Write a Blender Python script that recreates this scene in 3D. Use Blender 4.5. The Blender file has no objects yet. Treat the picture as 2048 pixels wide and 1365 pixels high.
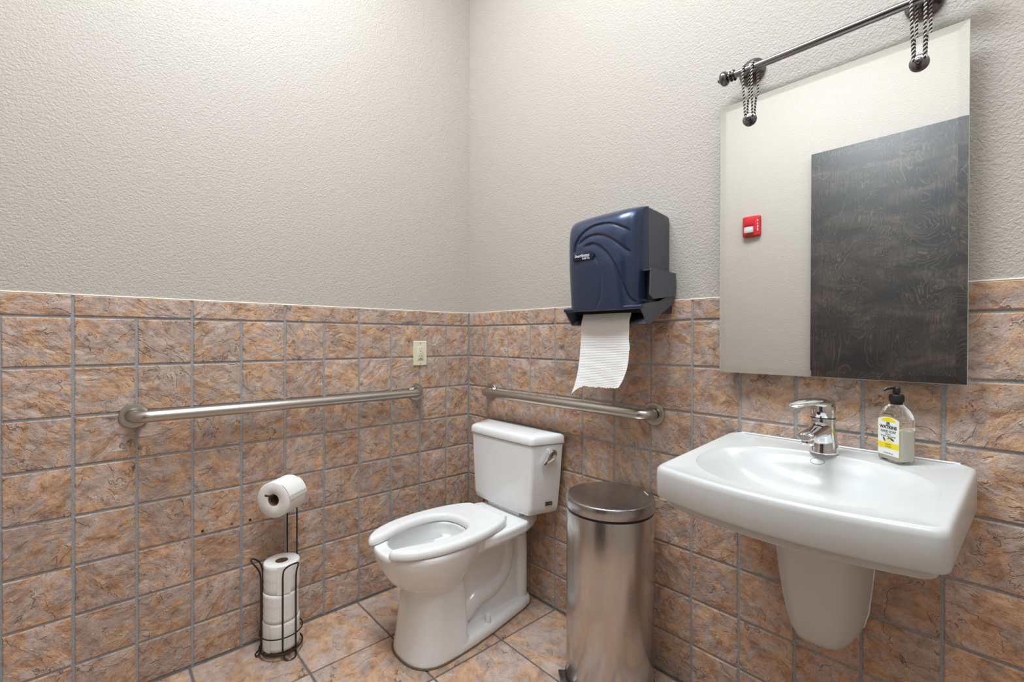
import bpy, bmesh, math, random
from math import sin, cos, pi, radians, sqrt
from mathutils import Vector, Matrix
random.seed(7)
S = bpy.context.scene
COL = S.collection

# ---------------------------------------------------------------- camera
CAM = (1.9943, -1.4950, 1.1741)
YAW, PITCH, ROLL, FPX = 0.835388, -0.0050916, 0.0029432, 930.904
fw = Vector((-sin(YAW)*cos(PITCH), cos(YAW)*cos(PITCH), sin(PITCH)))
rt = Vector((cos(YAW), sin(YAW), 0)); up = rt.cross(fw)
rt, up = rt*cos(ROLL)+up*sin(ROLL), -rt*sin(ROLL)+up*cos(ROLL)
cd = bpy.data.cameras.new('camera'); cam = bpy.data.objects.new('camera', cd); COL.objects.link(cam)
cd.sensor_width = 36.0; cd.sensor_fit = 'HORIZONTAL'; cd.lens = FPX*36.0/2048; cd.clip_start = 0.02
m3 = Matrix((rt, up, -fw)).transposed()
cam.matrix_world = Matrix.Translation(CAM) @ m3.to_4x4()
S.camera = cam

# ---------------------------------------------------------------- world, view
w = bpy.data.worlds.new('world'); S.world = w; w.use_nodes = True
w.node_tree.nodes['Background'].inputs[0].default_value = (0.9, 0.95, 1.0, 1)
w.node_tree.nodes['Background'].inputs[1].default_value = 0.3
S.view_settings.view_transform = 'Standard'; S.view_settings.look = 'None'
S.view_settings.gamma = 1.0; S.view_settings.use_curve_mapping = False
S.view_settings.exposure = 1.0
LIGHT_GLOW = 2.0             # glow of the ceiling light diffusers
LIGHT_WATTS = [30.0, 10.0]
LIGHT_SPREAD = 165.0         # lamp beam narrowed to favour the lower room
LIGHT_COLOR = (.85, .935, 1.0)
LIGHT_POS = [(0.98, -1.12), (2.32, -1.12)]

# room
ROOM_X, ROOM_Y, ROOM_Z = 3.0, 2.2, 3.55

# ---------------------------------------------------------------- material helpers
def lin(r, g, b):
    f = lambda c: (c/255/12.92) if c/255 <= .04045 else ((c/255+.055)/1.055)**2.4
    return (f(r), f(g), f(b), 1)
class NT:
    def __init__(s, name):
        s.m = bpy.data.materials.new(name); s.m.use_nodes = True
        s.t = s.m.node_tree; s.b = s.t.nodes['Principled BSDF']
    def n(s, typ, props=None, **inp):
        nd = s.t.nodes.new(typ)
        for k, v in (props or {}).items(): setattr(nd, k, v)
        for k, v in inp.items():
            key = int(k[1:]) if k[0] == '_' and k[1:].isdigit() else k.replace('_', ' ')
            s.set(nd.inputs[key], v)
        return nd
    def set(s, sock, v):
        if hasattr(v, 'links') or isinstance(v, bpy.types.NodeSocket): s.t.links.new(v, sock)
        else: sock.default_value = v
    def math(s, op, a, b=0.0, c=0.0):
        nd = s.t.nodes.new('ShaderNodeMath'); nd.operation = op
        for i, v in enumerate((a, b, c)): s.set(nd.inputs[i], v)
        return nd.outputs[0]
    def ramp(s, fac, stops, interp='LINEAR'):
        nd = s.t.nodes.new('ShaderNodeValToRGB'); s.set(nd.inputs[0], fac)
        nd.color_ramp.interpolation = interp
        el = nd.color_ramp.elements
        while len(el) < len(stops): el.new(0.5)
        for e, (p, c) in zip(el, stops): e.position = p; e.color = c
        return nd.outputs[0]
    def mix(s, fac, a, b, mode='MIX'):
        nd = s.t.nodes.new('ShaderNodeMix'); nd.data_type = 'RGBA'; nd.blend_type = mode
        s.set(nd.inputs[0], fac); s.set(nd.inputs[6], a); s.set(nd.inputs[7], b)
        return nd.outputs[2]
    def noise(s, vec, scale, detail=2, rough=.5, dist=0.0):
        return s.n('ShaderNodeTexNoise', Vector=vec, Scale=scale, Detail=detail, Roughness=rough, Distortion=dist).outputs[0]
    def obj(s): return s.n('ShaderNodeTexCoord').outputs['Object']
    def bump(s, h, dist, strength=1.0, normal=None):
        nd = s.n('ShaderNodeBump', Height=h, Distance=dist, Strength=strength)
        if normal is not None: s.set(nd.inputs['Normal'], normal)
        return nd.outputs[0]
    def P(s, **kw):
        for k, v in kw.items(): s.set(s.b.inputs[k.replace('_', ' ')], v)
        return s.m

def simple(name, col, rough=.5, metal=0.0, **kw):
    n = NT(name); vec = n.obj()
    # faint mottling keeps the surface from looking synthetic
    f = n.noise(vec, 35, 3)
    c2 = tuple(x*.93 for x in col[:3])+(1,)
    n.P(Base_Color=n.mix(f, c2, col), Roughness=rough, Metallic=metal, **kw)
    return n.m

def paint_mat(name, col):
    n = NT(name); v = n.obj()
    h = n.noise(v, 150, 2, .55, .5)
    h2 = n.noise(v, 330, 2, .5)
    hh = n.math('ADD', h, n.math('MULTIPLY', h2, .25))
    big = n.noise(v, 2.5, 3)
    c = n.mix(big, tuple(x*.97 for x in col[:3])+(1,), col)
    return n.P(Base_Color=c, Roughness=.62, Normal=n.bump(hh, .0030, .9))

def stone_mat(name, scale=1.0, bright=1.0):
    n = NT(name)
    oi = n.n('ShaderNodeObjectInfo')
    rnd = oi.outputs['Random']
    off = n.n('ShaderNodeCombineXYZ', X=n.math('MULTIPLY', rnd, 137.3), Y=n.math('MULTIPLY', rnd, 71.9), Z=n.math('MULTIPLY', rnd, 311.1)).outputs[0]
    geo = n.n('ShaderNodeTexCoord').outputs['Object']
    # real-size coordinates, turned a little per tile so the cleft runs differ
    rot = n.n('ShaderNodeVectorRotate', {'rotation_type': 'Z_AXIS'}, Vector=geo, Angle=n.math('MULTIPLY', n.math('SUBTRACT', rnd, .5), 2.2)).outputs[0]
    v = n.n('ShaderNodeVectorMath', {'operation': 'ADD'}, _0=rot, _1=off).outputs[0]
    st = n.n('ShaderNodeMapping', Vector=v, Scale=(1.0*scale, 1.3*scale, 1.0*scale)).outputs[0]
    a = n.noise(st, 12, 4, .55, 1.0)
    b = n.noise(st, 26, 5, .65, .5)
    fine = n.noise(v, 300, 3, .7)
    warm = n.ramp(b, [(.30, lin(140, 104, 82)), (.45, lin(174, 134, 104)), (.56, lin(190, 150, 115)), (.70, lin(198, 164, 130))])
    cool = n.ramp(b, [(.30, lin(146, 126, 116)), (.5, lin(172, 150, 138)), (.7, lin(186, 167, 156))])
    patch = n.ramp(a, [(.44, (0, 0, 0, 1)), (.53, (1, 1, 1, 1))])
    col = n.mix(n.math('MULTIPLY', patch, .92), warm, cool)
    dark = n.ramp(n.noise(st, 55, 5, .75, .6), [(.33, (1, 1, 1, 1)), (.47, (0, 0, 0, 1))])
    col = n.mix(n.math('MULTIPLY', dark, .34), col, lin(112, 82, 64))
    speck = n.ramp(fine, [(.33, (1, 1, 1, 1)), (.46, (0, 0, 0, 1))])
    col = n.mix(n.math('MULTIPLY', speck, .5), col, lin(84, 64, 54))
    # layered cleft: terraces with thin scarps
    h0 = n.noise(st, 7.5, 5, .55, .55)
    k = n.math('MULTIPLY', h0, 6.0)
    fl = n.math('FLOOR', k); fr = n.math('FRACT', k)
    sm = n.n('ShaderNodeMapRange', {'interpolation_type': 'SMOOTHSTEP'}, Value=fr, From_Min=0.0, From_Max=.10).outputs[0]
    ter = n.math('ADD', fl, sm)
    # only part of every scarp is a sharp break
    gate = n.ramp(n.noise(v, 14, 2), [(.44, (0, 0, 0, 1)), (.56, (1, 1, 1, 1))])
    hg = n.n('ShaderNodeMix', _0=gate, _2=k, _3=ter).outputs[0]
    rough_h = n.math('ADD', n.math('MULTIPLY', n.noise(st, 75, 5, .7), .8), n.math('MULTIPLY', fine, .3))
    H = n.math('ADD', n.math('MULTIPLY', hg, 1.25), rough_h)
    # pale highlight painted along the breaks
    edge = n.math('MULTIPLY', n.math('MULTIPLY', n.ramp(fr, [(0, (0, 0, 0, 1)), (.05, (1, 1, 1, 1)), (.12, (0, 0, 0, 1))]), gate), .3)
    col = n.mix(edge, col, lin(222, 198, 176))
    # thin dark cracks, dirt caught in the cleft
    h1 = n.noise(st, 8.5, 6, .6, .35)
    f1 = n.math('FRACT', n.math('MULTIPLY', h1, 4.0))
    g1 = n.ramp(n.noise(v, 19, 2), [(.52, (0, 0, 0, 1)), (.6, (1, 1, 1, 1))])
    crack = n.math('MULTIPLY', n.ramp(f1, [(.47, (0, 0, 0, 1)), (.5, (1, 1, 1, 1)), (.53, (0, 0, 0, 1))]), g1)
    col = n.mix(n.math('MULTIPLY', crack, .6), col, lin(70, 50, 40))
    H = n.math('SUBTRACT', H, n.math('MULTIPLY', crack, .8))
    val = n.math('ADD', n.math('MULTIPLY', n.math('FRACT', n.math('MULTIPLY', rnd, 57.7)), .26), 1.07*bright)
    hs = n.n('ShaderNodeHueSaturation', Hue=.5, Saturation=.92, Value=val, Color=col).outputs[0]
    n.P(Base_Color=hs, Roughness=.55, Normal=n.bump(H, .0034, 1.0))
    n.b.inputs['Specular IOR Level'].default_value = .35
    return n.m

def steel_mat(name, col, rough, grain=(1, 1, 400)):
    n = NT(name); v = n.obj()
    st = n.n('ShaderNodeMapping', Vector=v, Scale=grain).outputs[0]
    g = n.noise(st, 6, 3, .6)
    r = n.math('ADD', n.math('MULTIPLY', g, .14), rough-.07)
    n.P(Base_Color=n.mix(g, tuple(c*.88 for c in col[:3])+(1,), col), Metallic=1.0, Roughness=r, Normal=n.bump(g, .00008, .15))
    return n.m

def wood_mat(name):
    n = NT(name); v = n.obj()
    st = n.n('ShaderNodeMapping', Vector=v, Scale=(1.0, 1.0, .42)).outputs[0]
    f = n.noise(st, 3.2, 4, .5, .9)
    rings = n.math('FRACT', n.math('MULTIPLY', f, 46))
    line = n.ramp(rings, [(0, (0, 0, 0, 1)), (.34, (0, 0, 0, 1)), (.5, (1, 1, 1, 1)), (.66, (0, 0, 0, 1))])
    gate = n.ramp(n.noise(v, 6, 3), [(.36, (.18, .18, .18, 1)), (.62, (1, 1, 1, 1))])
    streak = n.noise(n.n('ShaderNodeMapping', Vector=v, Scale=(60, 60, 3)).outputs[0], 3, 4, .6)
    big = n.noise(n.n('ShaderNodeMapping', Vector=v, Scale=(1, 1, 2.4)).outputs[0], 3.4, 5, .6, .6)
    base = n.ramp(big, [(.34, lin(20, 23, 28)), (.5, lin(44, 40, 38)), (.66, lin(80, 69, 61))])  # blue-grey darks put the door's cool reflection into the stain colour
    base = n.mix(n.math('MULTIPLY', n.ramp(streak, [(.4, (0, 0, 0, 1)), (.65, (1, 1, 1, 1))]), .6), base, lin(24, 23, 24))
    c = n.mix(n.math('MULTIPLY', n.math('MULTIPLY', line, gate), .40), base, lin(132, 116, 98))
    n.P(Base_Color=c, Roughness=.5, Coat_Weight=.7, Coat_Roughness=.5, Normal=n.bump(streak, .001, .3))
    return n.m

M = {}
M['paint'] = paint_mat('wall_paint', lin(186, 178, 169))
M['ceil'] = paint_mat('ceiling_paint', lin(232, 229, 222))
M['tile'] = stone_mat('slate_wall_tile')
M['floor_tile'] = stone_mat('slate_floor_tile', .62, 1.0)
n = NT('grout'); v_ = n.obj(); g_ = n.noise(v_, 240, 4, .7)
M['grout'] = n.P(Base_Color=n.ramp(g_, [(.3, lin(128, 131, 134)), (.7, lin(170, 172, 173))]), Roughness=.9, Normal=n.bump(g_, .001, .6))
n = NT('floor_grout'); v_ = n.obj(); g_ = n.noise(v_, 240, 4, .7)
M['floor_grout'] = n.P(Base_Color=n.ramp(g_, [(.3, lin(84, 80, 76)), (.7, lin(116, 111, 105))]), Roughness=.9, Normal=n.bump(g_, .001, .6))
M['caulk'] = simple('caulk', lin(226, 216, 200), .6)  # cream of the cap bead, doubling as its lit top edge
M['porcelain'] = simple('white_porcelain', lin(238, 238, 237), .20, Coat_Weight=.35, Coat_Roughness=.10)
M['basin'] = simple('white_basin_porcelain', lin(205, 205, 203), .30, Coat_Weight=.15, Coat_Roughness=.12)
M['seat'] = simple('white_plastic_seat', lin(234, 234, 232), .25)
M['chrome'] = simple('chrome', (.82, .83, .85, 1), .06, 1.0)
M['steel_bar'] = steel_mat('satin_steel_bar', (.56, .53, .49, 1), .32, (40, 40, 40))
M['steel_can'] = steel_mat('brushed_steel_can', (.62, .60, .58, 1), .24, (1, 1, 160))
M['steel_lid'] = steel_mat('brushed_steel_lid', (.47, .475, .485, 1), .27, (300, 2, 2))
M['black_plastic'] = simple('black_plastic', (.012, .012, .013, 1), .4)
M['wire'] = simple('black_wire', (.012, .011, .011, 1), .35)
M['paper'] = None
n = NT('tissue_paper'); v_ = n.obj(); g_ = n.noise(v_, 160, 3, .6)
M['paper'] = n.P(Base_Color=n.mix(g_, lin(222, 219, 214), lin(240, 238, 234)), Roughness=.95, Normal=n.bump(g_, .0012, .6))
n = NT('towel_paper'); v_ = n.obj(); wv = n.n('ShaderNodeTexWave', {'wave_type': 'BANDS', 'bands_direction': 'Z'}, Vector=v_, Scale=55.0, Distortion=.6).outputs[1]
M['towel'] = n.P(Base_Color=lin(236, 235, 233), Roughness=.95, Normal=n.bump(wv, .0006, .7))
M['cardboard'] = simple('cardboard_core', lin(140, 112, 88), .9)
M['navy'] = simple('navy_smoke_plastic', (.026, .043, .098, 1), .32, .45, Coat_Weight=.5, Coat_Roughness=.2)
M['navy_side'] = simple('smoke_plastic_box', (.075, .080, .098, 1), .38)
M['navy_badge'] = simple('dark_badge', (.006, .012, .035, 1), .25)
M['white_print'] = simple('white_print', (.85, .87, .9, 1), .5)
M['gold_print'] = simple('gold_print', lin(214, 196, 110), .5)
M['black_print'] = simple('black_print', (.015, .015, .018, 1), .5)
M['bronze'] = simple('dark_bronze', (.19, .175, .178, 1), .24, 1.0)
M['rod'] = steel_mat('rod_gunmetal', (.30, .29, .295, 1), .2, (40, 40, 40))
M['cord_white'] = simple('cord_white', lin(226, 220, 208), .8)
M['cord_black'] = simple('cord_black', lin(24, 24, 28), .8)
M['ivory'] = simple('ivory_plastic', lin(226, 220, 196), .4)
M['red'] = simple('red_plastic', lin(196, 32, 44), .35)
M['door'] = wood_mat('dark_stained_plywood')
n = NT('mirror_silver'); M['mirror'] = n.P(Base_Color=(.90, .915, .905, 1), Metallic=1.0, Roughness=.0)
M['glass_edge'] = simple('ground_glass_edge', lin(205, 214, 208), .2)
n = NT('clear_plastic'); M['clear'] = n.P(Base_Color=(1, 1, .985, 1), Roughness=.04, IOR=1.18, Transmission_Weight=1.0)
n = NT('soap_liquid'); M['soap'] = n.P(Base_Color=(.93, .92, .82, 1), Roughness=.2, IOR=1.25, Transmission_Weight=.45)
M['label_white'] = simple('label_white', lin(240, 241, 240), .45)
M['label_yellow'] = simple('label_yellow', lin(246, 221, 24), .45)
M['label_pale'] = simple('label_pale_yellow', lin(236, 230, 150), .45)
M['lemon'] = simple('label_lemon', lin(240, 228, 150), .45)
M['leaf'] = simple('label_leaf', lin(62, 82, 48), .45)
n = NT('strobe_lens'); M['lens'] = n.P(Base_Color=(.85, .88, .86, 1), Roughness=.1, Transmission_Weight=.4)
n = NT('light_diffuser'); n.P(Base_Color=(1, 1, 1, 1), Roughness=.5)
n.b.inputs['Emission Color'].default_value = (.885, .945, 1.0, 1); n.b.inputs['Emission Strength'].default_value = LIGHT_GLOW
M['diffuser'] = n.m
M['white_metal'] = simple('white_enamel', lin(235, 235, 232), .4)
M['dark_hole'] = simple('drilled_hole', (.02, .016, .014, 1), .9)
M['grime'] = simple('old_caulk_grime', lin(112, 88, 62), .9)

# ---------------------------------------------------------------- mesh helpers
class MB:
    def __init__(s): s.v = []; s.f = []; s.mi = []
    def add(s, vs, fs, mi=0):
        o = len(s.v); s.v += [tuple(p) for p in vs]
        for f in fs: s.f.append(tuple(i+o for i in f)); s.mi.append(mi)
        return s
    def loft(s, rings, closed=True, cap0=True, cap1=True, mi=0):
        n = len(rings[0]); vs = [p for r in rings for p in r]; fs = []
        for i in range(len(rings)-1):
            for j in range(n if closed else n-1):
                a = i*n+j; b = i*n+(j+1) % n
                fs.append((a, b, b+n, a+n))
        if cap0: fs.append(tuple(range(n-1, -1, -1)))
        if cap1: fs.append(tuple((len(rings)-1)*n+j for j in range(n)))
        return s.add(vs, fs, mi)
    def lathe(s, prof, c=(0, 0, 0), seg=48, axis='z', cap0=True, cap1=True, mi=0):
        rings = []
        for r, h in prof:
            ring = []
            for k in range(seg):
                t = 2*pi*k/seg; a, b = r*cos(t), r*sin(t)
                p = {'z': (a, b, h), 'x': (h, a, b), 'y': (b, h, a)}[axis]
                ring.append((p[0]+c[0], p[1]+c[1], p[2]+c[2]))
            rings.append(ring)
        return s.loft(rings, True, cap0, cap1, mi)
    def tube(s, path, r, seg=10, closed=False, mi=0, cap=True):
        P = [Vector(p) for p in path]; n = len(P); rings = []
        R = r if isinstance(r, (list, tuple)) else [r]*n
        prev = None
        for i in range(n):
            if closed: t = P[(i+1) % n]-P[i-1]
            else: t = P[min(i+1, n-1)]-P[max(i-1, 0)]
            t.normalize()
            if prev is None:
                a = Vector((0, 0, 1)) if abs(t.z) < .9 else Vector((1, 0, 0))
                u = t.cross(a).normalized()
            else:
                u = (prev-t*prev.dot(t)).normalized()
            prev = u; w = t.cross(u)
            rings.append([P[i]+(u*cos(2*pi*k/seg)+w*sin(2*pi*k/seg))*R[i] for k in range(seg)])
        if closed:
            rings.append(rings[0])
            return s.loft(rings, True, False, False, mi)
        return s.loft(rings, True, cap, cap, mi)
    def box(s, a, b, mi=0):
        x0, y0, z0 = a; x1, y1, z1 = b
        vs = [(x0, y0, z0), (x1, y0, z0), (x1, y1, z0), (x0, y1, z0), (x0, y0, z1), (x1, y0, z1), (x1, y1, z1), (x0, y1, z1)]
        return s.add(vs, [(0, 3, 2, 1), (4, 5, 6, 7), (0, 1, 5, 4), (1, 2, 6, 5), (2, 3, 7, 6), (3, 0, 4, 7)], mi)
    def bbox(s, a, b, bev, seg=2, mi=0):
        t = MB().box(a, b); bm = t.bm()
        bmesh.ops.bevel(bm, geom=bm.edges[:], offset=bev, segments=seg, profile=.5, affect='EDGES')
        bm.verts.ensure_lookup_table()
        for i, v in enumerate(bm.verts): v.index = i
        s.add([v.co.copy() for v in bm.verts], [[v.index for v in f.verts] for f in bm.faces], mi); bm.free()
        return s
    def prism(s, poly, axis, a, b, mi=0):
        def P(p, h): return {'x': (h, p[0], p[1]), 'y': (p[0], h, p[1]), 'z': (p[0], p[1], h)}[axis]
        return s.loft([[P(p, a) for p in poly], [P(p, b) for p in poly]], mi=mi)
    def bm(s):
        bm = bmesh.new(); vs = [bm.verts.new(p) for p in s.v]
        for f, mi in zip(s.f, s.mi):
            try: fc = bm.faces.new([vs[i] for i in f]); fc.material_index = mi
            except ValueError: pass
        return bm
    def xf(s, mat): s.v = [tuple(mat @ Vector(p)) for p in s.v]; return s
    def build(s, name, mats, parent=None, smooth=40, origin=None, merge=True):
        bm = s.bm()
        if merge: bmesh.ops.remove_doubles(bm, verts=bm.verts, dist=1e-6)
        bmesh.ops.recalc_face_normals(bm, faces=bm.faces)
        me = bpy.data.meshes.new(name)
        if origin is not None: bmesh.ops.translate(bm, verts=bm.verts, vec=-Vector(origin))
        bm.to_mesh(me); bm.free()
        for m in (mats if isinstance(mats, (list, tuple)) else [mats]): me.materials.append(m)
        if smooth:
            me.shade_smooth(); me.set_sharp_from_angle(angle=radians(smooth))
        return link(name, me, parent, origin)

def link(name, data, parent=None, origin=None):
    o = bpy.data.objects.new(name, data); COL.objects.link(o)
    if origin is not None: o.location = origin
    if parent is not None:
        o.parent = parent
        o.matrix_parent_inverse = parent.matrix_basis.inverted()   # every matrix_basis here is a world matrix
    return o
def thing(name, label, cat, loc, group=None):
    o = bpy.data.objects.new(name, None); COL.objects.link(o); o.location = loc
    o.empty_display_size = .05
    return tag(o, label, cat, group)
def tag(o, label, cat, group=None):
    o['label'] = label; o['category'] = cat
    if group: o['group'] = group
    return o
def struct(o, label, cat):
    o['kind'] = 'structure'; o['label'] = label; o['category'] = cat; return o
def superring(cx, cy, z, a, b, n=2.0, seg=48, n2=None):
    out = []
    for k in range(seg):
        t = 2*pi*k/seg; c, s_ = cos(t), sin(t); e = 2.0/n
        out.append((cx+a*math.copysign(abs(c)**e, c), cy+b*math.copysign(abs(s_)**e, s_), z))
    return out
def smooth_path(pts, sub=6, closed=False):
    P = [Vector(p) for p in pts]; n = len(P); out = []
    rng = n if closed else n-1
    for i in range(rng):
        p0 = P[i-1] if (closed or i > 0) else P[i]*2-P[i+1]
        p1 = P[i]; p2 = P[(i+1) % n]
        p3 = P[(i+2) % n] if (closed or i+2 < n) else p2*2-p1
        for k in range(sub):
            t = k/sub
            out.append(.5*((2*p1)+(p2-p0)*t+(2*p0-5*p1+4*p2-p3)*t*t+(3*p1-p0-3*p2+p3)*t**3))
    if not closed: out.append(P[-1])
    return out
def round_poly(pts, r, seg=5):
    out = []; n = len(pts)
    for i in range(n):
        p = Vector(pts[i]); a = (Vector(pts[i-1])-p); b = (Vector(pts[(i+1) % n])-p)
        rr = r[i] if isinstance(r, (list, tuple)) else r
        d = min(rr, a.length*.45, b.length*.45)
        p0 = p+a.normalized()*d; p1 = p+b.normalized()*d
        for k in range(seg+1):
            t = k/seg; out.append(tuple((1-t)**2*p0+2*t*(1-t)*p+t*t*p1))
    return out
def text_mesh(name, s, size, mat, parent, mw, bold=0.0, shear=0.0, space=1.0, width=None, extrude=.0002):
    cu = bpy.data.curves.new(name, 'FONT'); cu.body = s; cu.size = size; cu.align_x = 'CENTER'; cu.align_y = 'CENTER'
    cu.offset = bold*size; cu.shear = shear; cu.space_character = space; cu.extrude = extrude; cu.resolution_u = 3
    t = bpy.data.objects.new(name, cu); COL.objects.link(t)
    bpy.context.view_layer.update()
    me = bpy.data.meshes.new_from_object(t.evaluated_get(bpy.context.evaluated_depsgraph_get()))
    bpy.data.objects.remove(t); bpy.data.curves.remove(cu)
    if width:
        xs = [v.co.x for v in me.vertices]; k = width/(max(xs)-min(xs))
        for v in me.vertices: v.co.x *= k
    me.transform(mw); me.materials.clear(); me.materials.append(mat)
    me.name = name
    return link(name, me, parent)
def fuse(mb, name, mat, parent, voxel=.004, it=6, fac=.5):
    o = mb.build(name+'_tmp', mat, None, smooth=0)
    r = o.modifiers.new('r', 'REMESH'); r.mode = 'VOXEL'; r.voxel_size = voxel
    sm = o.modifiers.new('s', 'SMOOTH'); sm.iterations = it; sm.factor = fac
    bpy.context.view_layer.update()
    me = bpy.data.meshes.new_from_object(o.evaluated_get(bpy.context.evaluated_depsgraph_get()))
    old = o.data; bpy.data.objects.remove(o); bpy.data.meshes.remove(old)
    me.name = name; me.materials.clear(); me.materials.append(mat); me.shade_smooth()
    return link(name, me, parent)

# ================================================================= SETTING
PAINT = -.005
def slab(name, a, b, mat, label, cat, parent=None):
    o = MB().box(a, b).build(name, mat, parent, smooth=0)
    return struct(o, label, cat) if parent is None else o
floor = slab('floor', (-.12, -ROOM_Y-.1, -.1), (ROOM_X+.1, .12, -.004), M['floor_grout'], 'slate tiled floor with dark grey grout', 'floor')
wall_left = slab('wall_left', (-.12, -ROOM_Y-.1, -.1), (PAINT, .12, ROOM_Z), M['paint'], 'beige textured wall over slate tile, left of the corner', 'wall')
wall_back = slab('wall_back', (PAINT, -PAINT, -.1), (ROOM_X+.1, .12, ROOM_Z), M['paint'], 'beige textured wall over slate tile behind toilet and sink', 'wall')
wall_right = slab('wall_right', (ROOM_X, -ROOM_Y, -.1), (ROOM_X+.1, -PAINT, ROOM_Z), M['paint'], 'beige textured wall on the sink end', 'wall')
wall_front = slab('wall_front', (PAINT, -ROOM_Y-.1, -.1), (ROOM_X+.1, -ROOM_Y, ROOM_Z), M['paint'], 'beige textured wall seen in the mirror', 'wall')
ceiling = slab('ceiling', (-.12, -ROOM_Y-.1, ROOM_Z), (ROOM_X+.1, .12, ROOM_Z+.1), M['ceil'], 'plain white ceiling', 'ceiling')

# tiles ------------------------------------------------------------
GR = .0066          # grout width
PZ, Z0, CAPZ = .156, 1.2380, 1.3065
def tile_mesh(name, wd, ht, mat, th=.0045, n=4, seed=0):
    rd = random.Random(seed); b = MB()
    def edge(inset, z, jit):
        x0, x1, y0, y1 = -wd/2+inset, wd/2-inset, -ht/2+inset, ht/2-inset
        ps = []
        for (ax, ay, bx, by) in ((x0, y0, x1, y0), (x1, y0, x1, y1), (x1, y1, x0, y1), (x0, y1, x0, y0)):
            for k in range(n):
                t = k/n
                ps.append((ax+(bx-ax)*t+rd.uniform(-jit, jit), ay+(by-ay)*t+rd.uniform(-jit, jit), z+rd.uniform(-1, 1)*jit*.5))
        return ps
    r0 = edge(0, -th, .0003); r1 = edge(.0006, -.0022, .0006); r2 = edge(.0034, -.0002, .0007)
    m = len(r0); vs = r0+r1+r2+[(rd.uniform(-.2, .2)*wd, rd.uniform(-.2, .2)*ht, rd.uniform(0, .0008))]
    fs = []
    for i in range(2):
        for j in range(m): fs.append((i*m+j, i*m+(j+1) % m, (i+1)*m+(j+1) % m, (i+1)*m+j))
    for j in range(m): fs.append((2*m+j, 2*m+(j+1) % m, 3*m))
    b.add(vs, fs)
    bm = b.bm(); me = bpy.data.meshes.new(name); bm.to_mesh(me); bm.free(); me.materials.append(mat)
    me.shade_smooth(); me.set_sharp_from_angle(angle=radians(25))
    return me
FULL = .1552-GR
WT = [tile_mesh('wall_tile', FULL, PZ-GR, M['tile'], seed=i) for i in range(7)]
CT = [tile_mesh('cap_tile', .3105-GR, CAPZ-Z0-GR*.5, M['tile'], seed=20+i) for i in range(4)]
FT = [tile_mesh('floor_tile', .310-GR, .310-GR, M['floor_tile'], seed=40+i, n=5) for i in range(5)]
ROT_L = Matrix(((0, 0, 1), (1, 0, 0), (0, 1, 0)))      # columns: local X->+y, Y->+z, Z->+x
ROT_B = Matrix(((1, 0, 0), (0, 0, -1), (0, 1, 0)))     # X->+x, Y->+z, Z->-y
def put(me, name, parent, rot, loc, sx=1, sy=1):
    o = bpy.data.objects.new(name, me); COL.objects.link(o); o.parent = parent
    o.matrix_basis = Matrix.Translation(loc) @ rot.to_4x4() @ Matrix.Diagonal((sx, sy, 1, 1))
    return o
rd = random.Random(3)
# left wall columns: joints at y = 0, -.14226, then every .15498
jl = [0.0, -.14226]
while jl[-1] > -ROOM_Y: jl.append(jl[-1]-.15498)
jb = [0.0, .15275]
while jb[-1] < ROOM_X: jb.append(jb[-1]+.15551)
def lay(joints, axis):
    wall = wall_left if axis == 'y' else wall_back
    lim = -ROOM_Y if axis == 'y' else ROOM_X
    for c in range(len(joints)-1):
        a, b = joints[c], joints[c+1]
        b = max(b, lim) if axis == 'y' else min(b, lim)
        wd = abs(b-a)-GR
        if wd < .01: continue
        for r in range(8):
            zt = Z0-PZ*r; zb = max(zt-PZ, 0.0); h = zt-zb-GR
            pr = rd.uniform(-.0006, .0006)
            me = rd.choice(WT)
            if axis == 'y': put(me, 'wall_tile', wall, ROT_L, (pr, (a+b)/2, (zt+zb)/2), wd/FULL, h/(PZ-GR))
            else: put(me, 'wall_tile', wall, ROT_B, ((a+b)/2, -pr, (zt+zb)/2), wd/FULL, h/(PZ-GR))
    # caps: one per two columns
    for c in range(0, len(joints)-1, 2):
        a = joints[c]; b = joints[min(c+2, len(joints)-1)]
        b = max(b, lim) if axis == 'y' else min(b, lim)
        wd = abs(b-a)-GR
        if wd < .02: continue
        zc = (Z0+GR/2+CAPZ)/2
        if axis == 'y': put(rd.choice(CT), 'cap_tile', wall, ROT_L, (.0005, (a+b)/2, zc), wd/(.3105-GR))
        else: put(rd.choice(CT), 'cap_tile', wall, ROT_B, ((a+b)/2, -.0005, zc), wd/(.3105-GR))
lay(jl, 'y'); lay(jb, 'x')
MB().box((PAINT-.002, -ROOM_Y, -.01), (-.0034, 0.003, CAPZ-.002)).build('grout_bed', M['grout'], wall_left, smooth=0)
MB().box((-.0034, .0034, -.01), (ROOM_X, .007, CAPZ-.002)).build('grout_bed', M['grout'], wall_back, smooth=0)
MB().tube([(-.0035, -ROOM_Y, CAPZ+.001), (-.0035, 0, CAPZ+.001)], .0032, 6).build('caulk_highlight_bead', M['caulk'], wall_left)  # cream bead draws the bright lit line on the cap's top edge
MB().tube([(-.003, .0035, CAPZ+.001), (ROOM_X, .0035, CAPZ+.001)], .0032, 6).build('caulk_highlight_bead', M['caulk'], wall_back)
# floor tiles
fx = [.004, .3175]
while fx[-1] < ROOM_X: fx.append(fx[-1]+.310)
fy = [-.002, -.308]
while fy[-1] > -ROOM_Y: fy.append(fy[-1]-.3095)
I3 = Matrix.Identity(3)
for i in range(len(fx)-1):
    for j in range(len(fy)-1):
        a, b = fx[i], min(fx[i+1], ROOM_X); c, d = fy[j], max(fy[j+1], -ROOM_Y)
        if b-a < .03 or c-d < .03: continue
        put(rd.choice(FT), 'floor_tile', floor, I3, ((a+b)/2, (c+d)/2, 0), (b-a-GR)/(.310-GR), (c-d-GR)/(.310-GR))
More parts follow.
